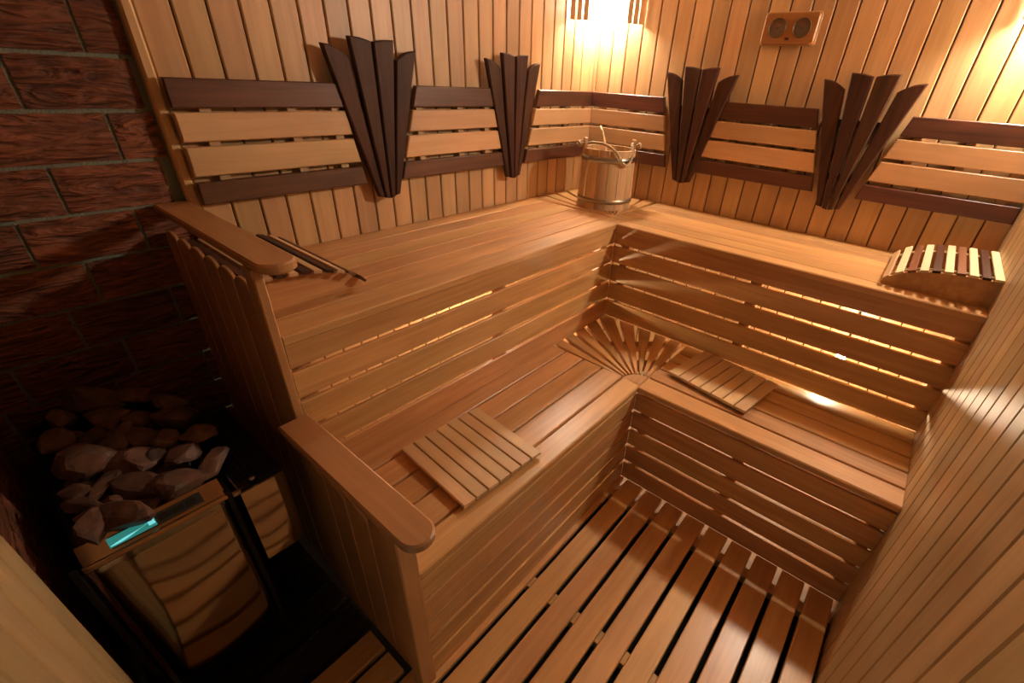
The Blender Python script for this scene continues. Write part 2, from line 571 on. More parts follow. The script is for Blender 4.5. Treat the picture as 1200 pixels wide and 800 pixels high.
# ------------------------------------------------------------------ duckboard floor
fg = thing('duckboard', 'varnished wooden duckboard of long planks on the floor before the benches', 'duckboard', (-1.55, -1.45, -.02))
PF = .0943
for i in range(0, 13):
    g1 = -.765 - i * PF; g0_ = g1 - PF
    y1, y0 = g1 - .008, g0_ + .008
    y0 = max(y0, -L2 + .013)
    if y1 - y0 < .02: continue
    x1 = -2.082 if i < 2 else -.993
    box('plank', fg, (-2.50, y0, -.022), (x1, y1, 0), M['floorw'], .003)
for xj in (-2.26, -1.62, -1.075):
    ya = -.78 if xj < -2.1 else -.96
    box('joist', fg, (xj - .022, -L2 + .02, -.060), (xj + .022, ya, -.0225), M['floorw'], .002)

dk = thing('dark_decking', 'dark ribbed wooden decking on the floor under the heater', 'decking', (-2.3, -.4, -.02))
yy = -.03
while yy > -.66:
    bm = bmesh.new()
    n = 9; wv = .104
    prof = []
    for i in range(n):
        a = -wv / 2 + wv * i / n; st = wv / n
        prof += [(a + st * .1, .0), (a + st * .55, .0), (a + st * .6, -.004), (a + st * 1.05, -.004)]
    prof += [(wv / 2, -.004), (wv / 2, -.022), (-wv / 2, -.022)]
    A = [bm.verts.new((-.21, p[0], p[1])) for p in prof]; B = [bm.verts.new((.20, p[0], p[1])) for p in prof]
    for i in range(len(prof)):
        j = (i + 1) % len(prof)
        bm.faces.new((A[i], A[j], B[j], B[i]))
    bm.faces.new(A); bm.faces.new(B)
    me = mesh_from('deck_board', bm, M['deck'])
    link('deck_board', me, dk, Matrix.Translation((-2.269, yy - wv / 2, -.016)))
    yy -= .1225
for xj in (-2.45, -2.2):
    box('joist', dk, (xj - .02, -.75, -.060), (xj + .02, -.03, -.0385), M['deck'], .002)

# ------------------------------------------------------------------ benches
RZU = [(.860, .932), (.772, .847), (.680, .759), (.589, .667), (.497, .576)]
RZL = [(.376, .452), (.284, .363), (.194, .271), (.101, .181), (.003, .088)]


def bench(name, label, axis, a0, a1, rows, H, depth_face, posts, riser, rz0, nose_t=.026, fixed=0):
    """axis 'x': runs along the back wall (rows are y ranges); axis 'y': runs along the right wall"""
    mid = (a0 + a1) / 2
    base = (mid, -depth_face / 2, 0) if axis == 'x' else (-depth_face / 2, mid, 0)
    t = thing(name, label, 'bench', base, 'slatted corner benches')
    def bx(nm, a, b_, p, q_, z0, z1, mt, bv=.002):
        if axis == 'x': return box(nm, t, (min(a, b_), min(p, q_), z0), (max(a, b_), max(p, q_), z1), mt, bv, grain=0)
        return box(nm, t, (min(p, q_), min(a, b_), z0), (max(p, q_), max(a, b_), z1), mt, bv, grain=1)
    for i, (p, q_) in enumerate(rows):
        last = i == len(rows) - 1
        a1_ = -D2A - .002 if (last and name == 'upper_bench' and axis == 'y') else a1
        bx('nosing' if last else 'seat_board', a0, a1_, p, q_, H - (nose_t if last else .020), H, M['bench'], .004 if last else .0025)
    for z0, z1 in riser:
        bx('riser_board', rz0[0], rz0[1], -depth_face + .006, -depth_face + .020, z0, z1, M['bench'], .0022)
    for a in posts:
        zt = H - .026
        zb = max(riser[-1][0] - .002, .0)
        bx_ = (-depth_face + .0245, -depth_face + .060)
        if axis == 'x': box('post', t, (a - .02, bx_[0], zb), (a + .02, bx_[1], zt), M['bench'], .002, grain=2)
        else: box('post', t, (bx_[0], a - .02, zb), (bx_[1], a + .02, zt), M['bench'], .002, grain=2)
    return t


def rows_from(edges, gap):
    out = []
    for i in range(len(edges) - 1):
        out.append((edges[i] - gap / 2, edges[i + 1] + gap / 2))
    return out


ub1 = bench('upper_bench', 'upper wooden bench running along the back wall left of the bucket', 'x', BX + .002, -.492,
            rows_from([-.012, -.106, -.203, -.301, -.398, -.496, -D2A], .0048), H2, D2A, (-1.99, -1.28, -.62), RZU[:-1] + [(.4865, .576)], (BX + .002, -.5625))
ub2 = bench('upper_bench', 'upper wooden bench running along the right wall under the thermometer', 'y', -L2 + .012, -.520,
            rows_from([-.012, -.107, -.203, -.299, -.395, -.4915, -D2B], .0052), H2, D2B, (-1.88, -1.235, -.64), RZU, (-L2 + .012, -.5885))
lb1 = bench('lower_bench', 'lower wooden bench with the larger slat mat, along the back wall', 'x', BX + .002, -.976,
            rows_from([-.560, -.658, -.751, -.845, -.942, -D1A], .008), H1, D1A, (-1.99, -1.56, -1.04), RZL, (BX + .002, -.9952))
lb2 = bench('lower_bench', 'lower wooden bench with the smaller slat mat, ending at the right wall corner', 'y', -L2 + .012, -1.027,
            rows_from([-.540, -.636, -.724, -.812, -.903, -D1B], .008), H1, D1B, (-1.87, -1.445, -1.07), RZL, (-L2 + .012, -1.0245))
# cross bearers carrying the seat boards
for xx in (-1.95, -1.3, -.75):
    box('bearer', ub1, (xx - .02, -.565, .890), (xx + .02, -.015, .9295), M['bench'], .002)
for yv in (-1.85, -1.235, -.75):
    box('bearer', ub2, (-.54, yv - .02, .890), (-.015, yv + .02, .9295), M['bench'], .002)
for xx in (-1.95, -1.56, -1.03):
    box('bearer', lb1, (xx - .02, -1.0, .425), (xx + .02, -.57, .4655), M['bench'], .002)
for yv in (-1.85, -1.445, -1.07):
    box('bearer', lb2, (-.97, yv - .02, .425), (-.55, yv + .02, .4655), M['bench'], .002)


def sunburst(name, label, c, far, left, low, H, r_in, n, gapdeg, rails):
    """blades fan out from the inner corner c to the lines x=far[0] and y=far[1]"""
    t = thing(name, label, 'grille', (c[0], c[1], H - .02))
    def hit(ang):
        ca, sa = math.cos(ang), math.sin(ang)
        tx = (far[0] - c[0]) / ca if ca > 1e-6 else 1e9
        ty = (far[1] - c[1]) / sa if sa > 1e-6 else 1e9
        k_ = min(tx, ty)
        return (c[0] + ca * k_, c[1] + sa * k_), tx < ty
    a0, a1 = math.radians(2.2), math.radians(87.8)
    st = (a1 - a0) / n
    for i in range(n):
        s, e = a0 + st * i, a0 + st * (i + 1)
        g = math.radians(gapdeg) / 2
        # gap is a constant width strip rather than a wedge: narrower near the hub
        so, eo = s + g, e - g
        si, ei = s + g * 1.9, e - g * 1.9
        po, sx = hit(so); pe, ex = hit(eo)
        pts = [(c[0] + r_in * math.cos(si), c[1] + r_in * math.sin(si)), po]
        if sx != ex: pts.append((far[0], far[1]))
        pts += [pe, (c[0] + r_in * math.cos(ei), c[1] + r_in * math.sin(ei))]
        # build with the grain running outwards
        d = ((s + e) / 2); u = (math.cos(d), math.sin(d), 0)
        loc = []
        for px, py in pts:
            dx, dy = px - c[0], py - c[1]
            loc.append((dx * u[0] + dy * u[1], -dx * u[1] + dy * u[0]))
        prism('fan_blade', t, loc, (c[0], c[1], H - .020), u, (0, 0, 1), .020, M['bench'], .002)
    pts = [(0, 0)] + [((r_in - .006) * math.cos(a0 + (a1 - a0) * j / 10), (r_in - .006) * math.sin(a0 + (a1 - a0) * j / 10)) for j in range(11)]
    prism('hub', t, pts, (c[0], c[1], H - .024), (1, 0, 0), (0, 0, 1), .024, M['bench'], .003)
    for r in rails:
        x1, y1 = min(c[0] + r, far[0] - .001), min(c[1] + r, far[1] - .001)
        pa = (c[0] + r, c[1] + .012); pb = (c[0] + .012, c[1] + r)
        L = math.hypot(pa[0] - pb[0], pa[1] - pb[1])
        bar('rail', t, ((pa[0] + pb[0]) / 2, (pa[1] + pb[1]) / 2, H - .0365), (pb[0] - pa[0], pb[1] - pa[1], 0), (0, 0, 1), L, .045, .032, M['bench'], .002)
    return t


sunburst('corner_grille', 'sunburst of wooden blades in the corner of the lower bench', (-.984, -1.024), (-.546, -.570), 0, 0, H1, .088, 9, 2.5, (.27, .50))
sunburst('corner_grille', 'sunburst of wooden blades under the bucket in the upper bench corner', (-.486, -.517), (-.013, -.013), 0, 0, H2, .060, 9, 2.1, (.26, .44))

# ------------------------------------------------------------------ dividers with armrests
def armrest_mesh(L, W, T):
    """long board along local X; front end (at +L/2) is rounded"""
    bm = bmesh.new()
    pts = [(-L / 2, -W / 2), (-L / 2, W / 2)]
    R = W * .5
    for j in range(13):
        a = PI / 2 - PI * j / 12
        pts.append((L / 2 - R + R * math.cos(a) * 1.0, R * math.sin(a)))
    b = .004
    lay = []
    for (ins, z) in ((b, 0), (0, b), (0, T - b), (b, T)):
        ring = []
        for px, py in pts:
            ring.append(bm.verts.new((px - ins * (1 if px > 0 else -1), py * (1 - 2 * ins / W), z)))
        lay.append(ring)
    for A, B in zip(lay[:-1], lay[1:]):
        for i in range(len(pts)):
            j = (i + 1) % len(pts)
            bm.faces.new((A[i], A[j], B[j], B[i]))
    bm.faces.new(lay[0]); bm.faces.new(lay[-1])
    return mesh_from('armrest', bm, M['arm'])


def picket_mesh(wd, h, round_h):
    bm = bmesh.new()
    pts = [(0, -wd / 2)]
    for j in range(11):
        a = -PI / 2 + PI * j / 10
        pts.append((h - round_h + round_h * math.cos(a), wd / 2 * math.sin(a)))
    pts.append((0, wd / 2))
    T, b = .010, .003
    lo = [bm.verts.new((px, py, 0)) for px, py in pts]
    mi = [bm.verts.new((px, py, T - b)) for px, py in pts]
    to = [bm.verts.new((px - (b if px > h * .5 else 0), py * (1 - 2 * b / wd), T)) for px, py in pts]
    bm.faces.new(lo); bm.faces.new(to)
    for i in range(len(pts)):
        j = (i + 1) % len(pts)
        bm.faces.new((lo[i], lo[j], mi[j], mi[i])); bm.faces.new((mi[i], mi[j], to[j], to[i]))
    return mesh_from('picket', bm, M['arm'])


def divider(label, xin, y_back, y_front, z_arm, picket_top, arm_x, arm_y, rail_z, posts_y):
    """pickets on the outer (left) face, posts and the armrest board over them"""
    t = thing('bench_divider', label, 'divider', (xin - .02, (y_back + y_front) / 2, 0), 'picket dividers at the left ends of the benches')
    yb, yf = y_back, y_front
    span = yb - (posts_y[0] + .001)
    n = round(span / .0925); pw = span / n
    for i in range(n):
        yc = yb - pw * (i + .5)
        h = picket_top
        link('picket', picket_mesh(pw - .001, h - .004, .024), t, frame((xin - .0105 - (.012 if len(posts_y) and z_arm < 1 else 0), yc, .002), (0, 0, 1), (-1, 0, 0)))
    for py in posts_y:
        box('post', t, (xin - (.046 if z_arm < 1 else .0225), py - .045, .001), (xin - .0005 + (0 if z_arm < 1 else 0), py + .0, z_arm - .023), M['arm'], .003, grain=2)
    box('backing_panel', t, (xin - (.022 if z_arm < 1 else .0100), posts_y[0] + .001, .002), (xin - .0005, yb, rail_z), M['arm'], .001, grain=2)
    L = arm_y[0] - arm_y[1]
    link('armrest', armrest_mesh(L, arm_x[1] - arm_x[0], .022), t,
         frame(((arm_x[0] + arm_x[1]) / 2, (arm_y[0] + arm_y[1]) / 2, z_arm - .022), (0, -1, 0), (0, 0, 1)))
    return t


divider('taller picket divider with rounded armrest at the end of the upper bench', BX, .0015, -D2A + .001, 1.142, 1.078,
        (-2.052, -1.970), (.001, -.660), 1.030, (-.5495,))
divider('shorter picket divider with rounded armrest at the end of the lower bench', BX - .002, -D2A - .012, -D1A - .004, .732, .612,
        (-2.098, -2.024), (-D2A - .004, -1.128), .708, (-.989,))

# ------------------------------------------------------------------ mats on the lower bench
def slat_mat(label, c, rotz, L, W, n, along, batten_off):
    t = thing('slat_mat', label, 'mat', c, 'slatted seat mats', rotz)
    M4 = t.matrix_basis
    pitch = W / n
    for i in range(n):
        o = -W / 2 + pitch * (i + .5)
        mm = M4 @ (frame((o, 0, .0165), (0, 1, 0), (0, 0, 1)) if along == 'y' else frame((0, o, .0165), (1, 0, 0), (0, 0, 1)))
        link('slat', bar_mesh(L, pitch - .004, .011, .002, M['pale']), t, mm)
    for s in (-1, 1):
        o = s * batten_off
        mm = M4 @ (frame((0, o, .0055), (1, 0, 0), (0, 0, 1)) if along == 'y' else frame((o, 0, .0055), (0, 1, 0), (0, 0, 1)))
        link('batten', bar_mesh(W - .012, .022, .0105, .001, M['pale']), t, mm)
        for i in range(n):
            p = -W / 2 + pitch * (i + .5)
    return t


slat_mat('larger slatted wooden mat on the lower bench beside the armrest', (-1.681, -.826, H1), math.radians(-3.6), .305, .302, 7, 'y', .10)
slat_mat('smaller slatted wooden mat on the lower bench in front of the corner sunburst', (-.729, -1.259, H1), math.radians(-8.8), .272, .335, 7, 'x', .09)

# ------------------------------------------------------------------ slatted head supports
HP = [(0, .017), (.02, .040), (.045, .058), (.08, .073), (.12, .083), (.16, .090), (.21, .095), (.30, .099)]


def hz(s):
    for (a, za), (b_, zb) in zip(HP, HP[1:]):
        if s <= b_: return za + (zb - za) * (s - a) / (b_ - a)
    return HP[-1][1]


def headrest(label, y_or_x, axis, sgn, lo, hi, cols):
    """slats run across the bench between lo and hi; the curve rises from its tip towards the wall side"""
    t = thing('headrest', label, 'headrest', ((lo + hi) / 2, y_or_x + sgn * .15, H2) if axis == 'y' else (y_or_x + sgn * .15, (lo + hi) / 2, H2), 'slatted headrests')
    def P(s, a, z): return Vector((a, y_or_x + sgn * s, H2 + z)) if axis == 'y' else Vector((y_or_x + sgn * s, a, H2 + z))
    cd = Vector((1, 0, 0)) if axis == 'y' else Vector((0, 1, 0))
    n = len(cols); W = .298
    for i, mt in enumerate(cols):
        s = .012 + (W - .024) * i / (n - 1)
        z = hz(s); dz = (hz(min(s + .008, .3)) - hz(max(s - .008, 0))) / .016
        tang = P(s + .01, 0, z + dz * .01) - P(s, 0, z)
        nrm = cd.cross(tang); 
        if nrm.z < 0: nrm = -nrm
        wd = .0215 if mt is not M['white'] else .0225
        bar('slat', t, P(s, (lo + hi) / 2, z) - nrm.normalized() * .004, cd, nrm, hi - lo, wd, .008, mt, .0015)
    # curved side panels under the slats
    for a in (lo + .028, hi - .040):
        pts = [(0.004, 0.0)] + [(s, max(hz(s) - .0145, .004)) for s in (.006, .02, .045, .08, .12, .16, .21, .25, .294)] + [(.294, 0)]
        bm = bmesh.new(); T = .012
        A = [bm.verts.new(P(s, a, z)) for s, z in pts]; B = [bm.verts.new(P(s, a + T, z)) for s, z in pts]
        for i in range(len(pts)):
            j = (i + 1) % len(pts); bm.faces.new((A[i], A[j], B[j], B[i]))
        bm.faces.new(A); bm.faces.new(B)
        me = mesh_from('side_panel', bm, M['bench'])
        link('side_panel', me, t, Matrix.Identity(4))
    for a in (lo + .055, hi - .075):
        path = [P(s, a, hz(s) - .0105) for s in (.01, .03, .05, .08, .12, .16, .2, .25, .29)]
        link('rod', tube_mesh('rod', path, .0030, M['white'], 6), t, Matrix.Identity(4))
    return t


Wd, Dk, Md, Pl, Bn = M['white'], M['darkw'], M['midw'], M['pale'], M['arm']
headrest('curved headrest with alternating cream and brown slats on upper bench by right corner', -1.602, 'y', -1, -.510, -.120, [Pl, Wd, Md, Wd, Dk, Wd, Md, Wd, Dk, Wd])
headrest('curved headrest of dark and light slats beside the taller divider', -1.727, 'x', -1, -.47, -.055, [Dk, Md, Pl, Dk, Pl, Dk, Pl, Dk, Pl, Dk])

# ------------------------------------------------------------------ wall backrests
BR = [(1.374, 1.442, 'd'), (1.294, 1.364, 'l'), (1.207, 1.281, 'l'), (1.133, 1.192, 'd')]


def backrest(label, wall, ends, battens):
    """ends: functions giving the two slat end coordinates at height z (a = x or y)"""
    f0, f1 = ends
    mid = (f0(1.3) + f1(1.3)) / 2
    loc = (mid, -.02, 1.13) if wall == 'back' else (-.02, mid, 1.13)
    t = thing('backrest', label, 'backrest', loc, 'slatted backrests')
    for z0, z1, c in BR:
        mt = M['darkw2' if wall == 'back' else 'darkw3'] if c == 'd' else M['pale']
        zc = (z0 + z1) / 2; am = (f0(zc) + f1(zc)) / 2
        pts = [(f0(z0) - am, z0 - zc), (f1(z0) - am, z0 - zc), (f1(z1) - am, z1 - zc), (f0(z1) - am, z1 - zc)]
        if wall == 'back':
            prism('slat', t, pts, (am, -.034, zc), (1, 0, 0), (0, -1, 0), .018, mt, .003)
        else:
            p2 = [(-a, b_) for a, b_ in pts]
            prism('slat', t, p2, (-.034, am, zc), (0, -1, 0), (-1, 0, 0), .018, mt, .003)
    for a in battens:
        if wall == 'back': box('batten', t, (a - .014, -.0335, 1.142), (a + .014, -.0115, 1.43), M['pale'], .001, grain=2)
        else: box('batten', t, (-.0335, a - .014, 1.142), (-.0115, a + .014, 1.43), M['pale'], .001, grain=2)
        for z in (1.369, 1.288, 1.1995):
            pass
    return t


M['darkw2'] = wood('dark_slat_wood', (.215, .086, .044), (.085, .032, .018), .40, .30, 1.0, bump=.25)


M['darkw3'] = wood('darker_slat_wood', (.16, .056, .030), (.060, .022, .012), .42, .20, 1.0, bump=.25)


def lin(z0, a0, z1, a1): return lambda z: a0 + (a1 - a0) * (z - z0) / (z1 - z0)


backrest('slatted backrest at the left end of the back wall, beside the bricks', 'back',
         (lambda z: -1.948, lin(1.442, -1.492, 1.135, -1.434)), (-1.87, -1.64, -1.50))
backrest('slatted backrest between the two dark fans of the back wall', 'back',
         (lin(1.442, -1.188, 1.135, -1.284), lin(1.442, -.792, 1.135, -.716)), (-1.17, -.97, -.82))
backrest('slatted backrest reaching the corner on the back wall, behind the bucket', 'back',
         (lin(1.442, -.493, 1.135, -.588), lambda z: -.0535), (-.45, -.25, -.08))
backrest('short slatted backrest on the right wall next to the room corner', 'right',
         (lambda z: -.0335, lin(1.442, -.466, 1.135, -.530)), (-.10, -.28, -.43))
backrest('slatted backrest between the two dark fans of the right wall', 'right',
         (lin(1.442, -.776, 1.135, -.680), lin(1.442, -1.156, 1.135, -1.232)), (-.81, -.97, -1.13))
backrest('slatted backrest at the far right, above the cream and brown headrest', 'right',
         (lin(1.442, -1.480, 1.135, -1.396), lambda z: -L2 + .0125), (-1.52, -1.68, -1.84))

# ------------------------------------------------------------------ dark fans
def wall_fan(label, wall, ac, mirror):
    loc = (ac, -.02, 1.078) if wall == 'back' else (-.02, ac, 1.078)
    t = thing('wall_fan', label, 'wall decoration', loc, 'dark wooden wall fans')
    # (top inner, top outer edges, bottom edges, z at both top corners), s grows outwards from the middle
    spec = [((.004, .081), (.002, .0200), (1.560, 1.569)), ((.087, .170), (.0245, .045), (1.514, 1.545))]
    for side in (-1, 1):
        for i, ((t0, t1), (b0, b1), (z0, z1)) in enumerate(spec):
            pts = [(b0, 1.074 + .006 * i), (b1, 1.078 + .006 * i)]
            n = 8
            top = []
            for j in range(n + 1):
                f = j / n
                top.append((t1 + (t0 - t1) * f, z1 + (z0 - z1) * f + (.008 if i else .003) * math.sin(PI * f)))
            pts += top
            pts = [(side * a, z - 1.32) for a, z in pts]
            # local X (grain) points up
            depth = .030 + (.008 if i == 1 else 0.0)
            if wall == 'back':
                pp = [(z, -a) for a, z in pts]    # u = up, n x u = -y cross z = -x
                prism('fan_blade', t, pp, (ac, -.043 - .004 * (1 - i), 1.32), (0, 0, 1), (0, -1, 0), .018, M['darkw'], .004)
            else:
                pp = [(z, a) for a, z in pts]
                prism('fan_blade', t, pp, (-.043 - .004 * (1 - i), ac, 1.32), (0, 0, 1), (-1, 0, 0), .018, M['darkw'], .004)
    for z in (1.20, 1.40):
        hw = .055 + (z - 1.2) * .27
        if wall == 'back': box('crosspiece', t, (ac - hw, -.0425, z - .012), (ac + hw, -.0115, z + .012), M['darkw'], .001)
        else: box('crosspiece', t, (-.0425, ac - hw, z - .012), (-.0115, ac + hw, z + .012), M['darkw'], .001)
    return t


wall_fan('large dark four-bladed wooden fan on the back wall, nearest the bricks', 'back', -1.354, 0)
wall_fan('dark four-bladed wooden fan on the back wall, nearer the bucket', 'back', -.673, 0)
wall_fan('dark four-bladed wooden fan on the right wall just right of the bucket', 'right', -.633, 0)
wall_fan('dark four-bladed wooden fan on the right wall, nearest the cream and brown headrest', 'right', -1.314, 0)

# ------------------------------------------------------------------ bucket
def bucket():
    c = Vector((-.300, -.345, H2))
    t = thing('bucket', 'round wooden stave bucket with metal hoops and rope handle', 'bucket', c)
    n = 16; Hb = .268
    r0, r1 = .137, .128
    ears = (3, 11)
    base_ang = math.radians(-45) - 2 * PI * 3.5 / n  # ears lie left and right as seen from the room
    for i in range(n):
        a0 = base_ang + 2 * PI * i / n + .006; a1 = base_ang + 2 * PI * (i + 1) / n - .006
        h = Hb + (.040 if i in ears else 0)
        bm = bmesh.new(); segs = 3; V = []
        am = (a0 + a1) / 2
        org = Vector((math.cos(am) * r0, math.sin(am) * r0, Hb / 2))
        X, Z = Vector((0, 0, 1)), Vector((math.cos(am), math.sin(am), 0)); Y = Z.cross(X)
        def tl(p): 
            d = p - org
            return (d.dot(X), d.dot(Y), d.dot(Z))
        for (zz, ro) in ((0, r0), (Hb * .5, (r0 + r1) / 2), (Hb, r1), (h, r1 - .001)):
            if len(V) == 3 and i not in ears: continue
            row = []
            for s in range(segs + 1):
                a = a0 + (a1 - a0) * s / segs
                if zz > Hb: a = am + (a - am) * .8
                row.append(Vector((ro * math.cos(a), ro * math.sin(a), zz)))
            for s in range(segs, -1, -1):
                a = a0 + (a1 - a0) * s / segs
                if zz > Hb: a = am + (a - am) * .8
                row.append(Vector(((ro - .013) * math.cos(a), (ro - .013) * math.sin(a), zz)))
            V.append([bm.verts.new(tl(p)) for p in row])
        for A, B in zip(V, V[1:]):
            for k_ in range(len(A)):
                l = (k_ + 1) % len(A); bm.faces.new((A[k_], A[l], B[l], B[k_]))
        bm.faces.new(V[0]); bm.faces.new(V[-1])
        me = mesh_from('stave', bm, M['stave'])
        mm = Matrix((X, Y, Z)).transposed().to_4x4(); mm.translation = c + org
        link('stave', me, t, mm)
    def hoop(nm, z, hgt, mt):
        k_ = (r0 + (r1 - r0) * z / Hb) + .0006
        k2 = (r0 + (r1 - r0) * (z + hgt) / Hb) + .0006
        link(nm, lathe_mesh(nm, [(k_, z), (k_ + .0016, z + .0005), (k2 + .0016, z + hgt - .0005), (k2, z + hgt)], mt, 48, True), t, Matrix.Translation(c))
    hoop('hoop', .214, .024, M['steel']); hoop('hoop', .030, .020, M['brass'])
    bpy.context.view_layer.objects.active = None
    link('base', lathe_mesh('base', [(0, .008), (r0 - .0145, .008), (r0 - .0145, .02), (0, .02)], M['stave'], 32), t, Matrix.Translation(c))
    link('water', lathe_mesh('water', [(0, .215), (r1 - .0125, .215), (r1 - .0125, .222), (0, .222)], M['water'], 32), t, Matrix.Translation(c))
    # rivet on the lower hoop
    ra = math.radians(-143)
    link('rivet', lathe_mesh('rivet', [(0, 0), (.004, .0), (.003, .002), (0, .0025)], M['steel'], 10), t,
         frame(c + Vector((math.cos(ra) * (r0 + .001), math.sin(ra) * (r0 + .001), .04)), (0, 0, 1), (math.cos(ra), math.sin(ra), 0)))
    # rope handle: knot outside each ear, slack loop hanging over the front
    def ear(i):
        am = base_ang + 2 * PI * (i + .5) / n
        return Vector((math.cos(am), math.sin(am), 0))
    e0, e1 = ear(11), ear(3)
    if (e0 - e1).dot(Vector(RR)) > 0: e0, e1 = e1, e0    # e0 is the ear at the left of the picture
    R_ = e1 - e0; R_.normalize(); Fv = Vector((-.79, -.61, 0))
    zt = Hb + .014
    pts = [e0 * .152 + Vector((0, 0, zt)), e0 * .115 + Vector((0, 0, zt)), e0 * .085 + Fv * .045 + Vector((0, 0, zt + .010)),
           e0 * .03 + Fv * .105 + Vector((0, 0, zt + .010)), e1 * .02 + Fv * .142 + Vector((0, 0, zt - .018)), e1 * .055 + Fv * .142 + Vector((0, 0, zt - .060)),
           e1 * .078 + Fv * .130 + Vector((0, 0, zt - .072)), e1 * .102 + Fv * .098 + Vector((0, 0, zt - .045)), e1 * .104 + Fv * .05 + Vector((0, 0, zt + .008)), e1 * .118 + Vector((0, 0, zt + .002)), e1 * .152 + Vector((0, 0, zt))]
    fine = []
    for i in range(len(pts) - 1):
        p0 = pts[max(i - 1, 0)]; p1 = pts[i]; p2 = pts[i + 1]; p3 = pts[min(i + 2, len(pts) - 1)]
        for s in range(10):
            f = s / 10
            fine.append(.5 * ((2 * p1) + (p2 - p0) * f + (2 * p0 - 5 * p1 + 4 * p2 - p3) * f * f + (3 * p1 - p0 - 3 * p2 + p3) * f ** 3))
    fine.append(pts[-1])
    link('rope_handle', tube_mesh('rope_handle', fine, .0064, M['rope'], 8, rfun=lambda f: .0064 * (1 + .16 * math.sin(f * 420))), t, Matrix.Translation(c))
    for e in (e0, e1):
        kp = [e * .147 + Vector((0, 0, zt)) + Vector((.010 * math.cos(a) * (-e.y) , .010 * math.cos(a) * e.x, .010 * math.sin(a))) + e * (.006 * math.sin(2 * a)) for a in [2 * PI * q / 14 for q in range(14)]]
        link('knot', tube_mesh('knot', kp, .0058, M['rope'], 8, closed=True), t, Matrix.Translation(c))
    # ladle whose handle stands up behind the rim
    l = thing('ladle', 'wooden ladle with its pale handle sticking up out of the bucket', 'ladle', c + Vector((.03, .03, .2225)))
    hp = [c + Vector((-.005, .010, .236)), c + Vector((.020, .040, .275)), c + Vector((.034, .072, .330)), c + Vector((.036, .090, .352))]
    link('handle', tube_mesh('handle', hp, .006, M['white'], 8), l, Matrix.Identity(4))
    link('scoop', lathe_mesh('scoop', [(0, 0), (.022, .001), (.032, .012), (.034, .026), (.031, .026), (.028, .012), (0, .006)], M['stave'], 20), l,
         Matrix.Translation(c + Vector((-.022, -.008, .2225))))


bucket()

# ------------------------------------------------------------------ thermometer
def thermometer():
    c = Vector((-.0112, -.953, 1.710))
    t = thing('thermo_hygrometer', 'wooden plate with two round dials hung high on the right wall', 'thermometer', c)
    w2, h2, r = .103, .053, .014
    def rr(w2, h2, r, n=5):
        pts = []
        for cx, cy, s in ((w2 - r, h2 - r, 0), (-w2 + r, h2 - r, 1), (-w2 + r, -h2 + r, 2), (w2 - r, -h2 + r, 3)):
            for j in range(n + 1):
                a = PI / 2 * (s + j / n); pts.append((cx + r * math.cos(a), cy + r * math.sin(a)))
        return pts
    u, nrm = (0, -1, 0), (-1, 0, 0)
    prism('plate', t, rr(w2, h2, r), c, u, nrm, .018, M['thermo'], .004)
    prism('back_plate', t, rr(w2 + .004, h2 + .004, r), c, u, nrm, .005, M['pale'], .001)
    for s in (-1, 1):
        fr = frame(c + Vector((-.0182, -s * .047, .002)), u, nrm)
        link('dial_rim', lathe_mesh('dial_rim', [(.0300, 0), (.0335, 0), (.0335, .0035), (.0310, .0045), (.0300, .0015)], M['dialrim'], 40, True), t, fr)
        dm = lathe_mesh('dial_face', [(0, 0), (.030, 0), (.030, .0012), (0, .0012)], M['dial'], 40)
        for p_ in dm.polygons: p_.use_smooth = False
        d = link('dial_face', dm, t, fr)
        bm = bmesh.new()
        for q in range(25):
            a = math.radians(220 - 260 * q / 24); ln = .005 if q % 4 == 0 else .003
            for (ri, ro, hw) in ((.0265 - ln, .0265, .0005),):
                ca, sa = math.cos(a), math.sin(a)
                vs = [bm.verts.new((ca * R_ - sa * k_, sa * R_ + ca * k_, .0015)) for R_, k_ in ((ri, -hw), (ro, -hw), (ro, hw), (ri, hw))]
                bm.faces.new(vs)
        link('dial_marks', mesh_from('dial_marks', bm, M['dialm']), d, fr)
        bm = bmesh.new(); A = []
        for q in range(13):
            a = math.radians(150 - 120 * q / 12)
            A.append([bm.verts.new((math.cos(a) * R_, math.sin(a) * R_, .0014)) for R_ in (.016, .020)])
        for p, q_ in zip(A, A[1:]): bm.faces.new((p[0], p[1], q_[1], q_[0]))
        link('dial_arc', mesh_from('dial_arc', bm, M['red']), d, fr)
        bm = bmesh.new(); a = math.radians(200 if s < 0 else 165)
        vs = [bm.verts.new((math.cos(a) * R_ - math.sin(a) * k_, math.sin(a) * R_ + math.cos(a) * k_, .0025)) for R_, k_ in ((-.006, -.0009), (.021, -.0002), (.021, .0002), (-.006, .0009))]
        bm.faces.new(vs)
        link('needle', mesh_from('needle', bm, M['cable']), d, fr)
        link('pivot', lathe_mesh('pivot', [(0, .001), (.0032, .001), (.0028, .004), (0, .0045)], M['cable'], 12), d, fr)
    bar('name_plate', t, c + Vector((-.0187, 0, -.034)), u, nrm, .016, .009, .0012, M['darkw'], .0002)


thermometer()

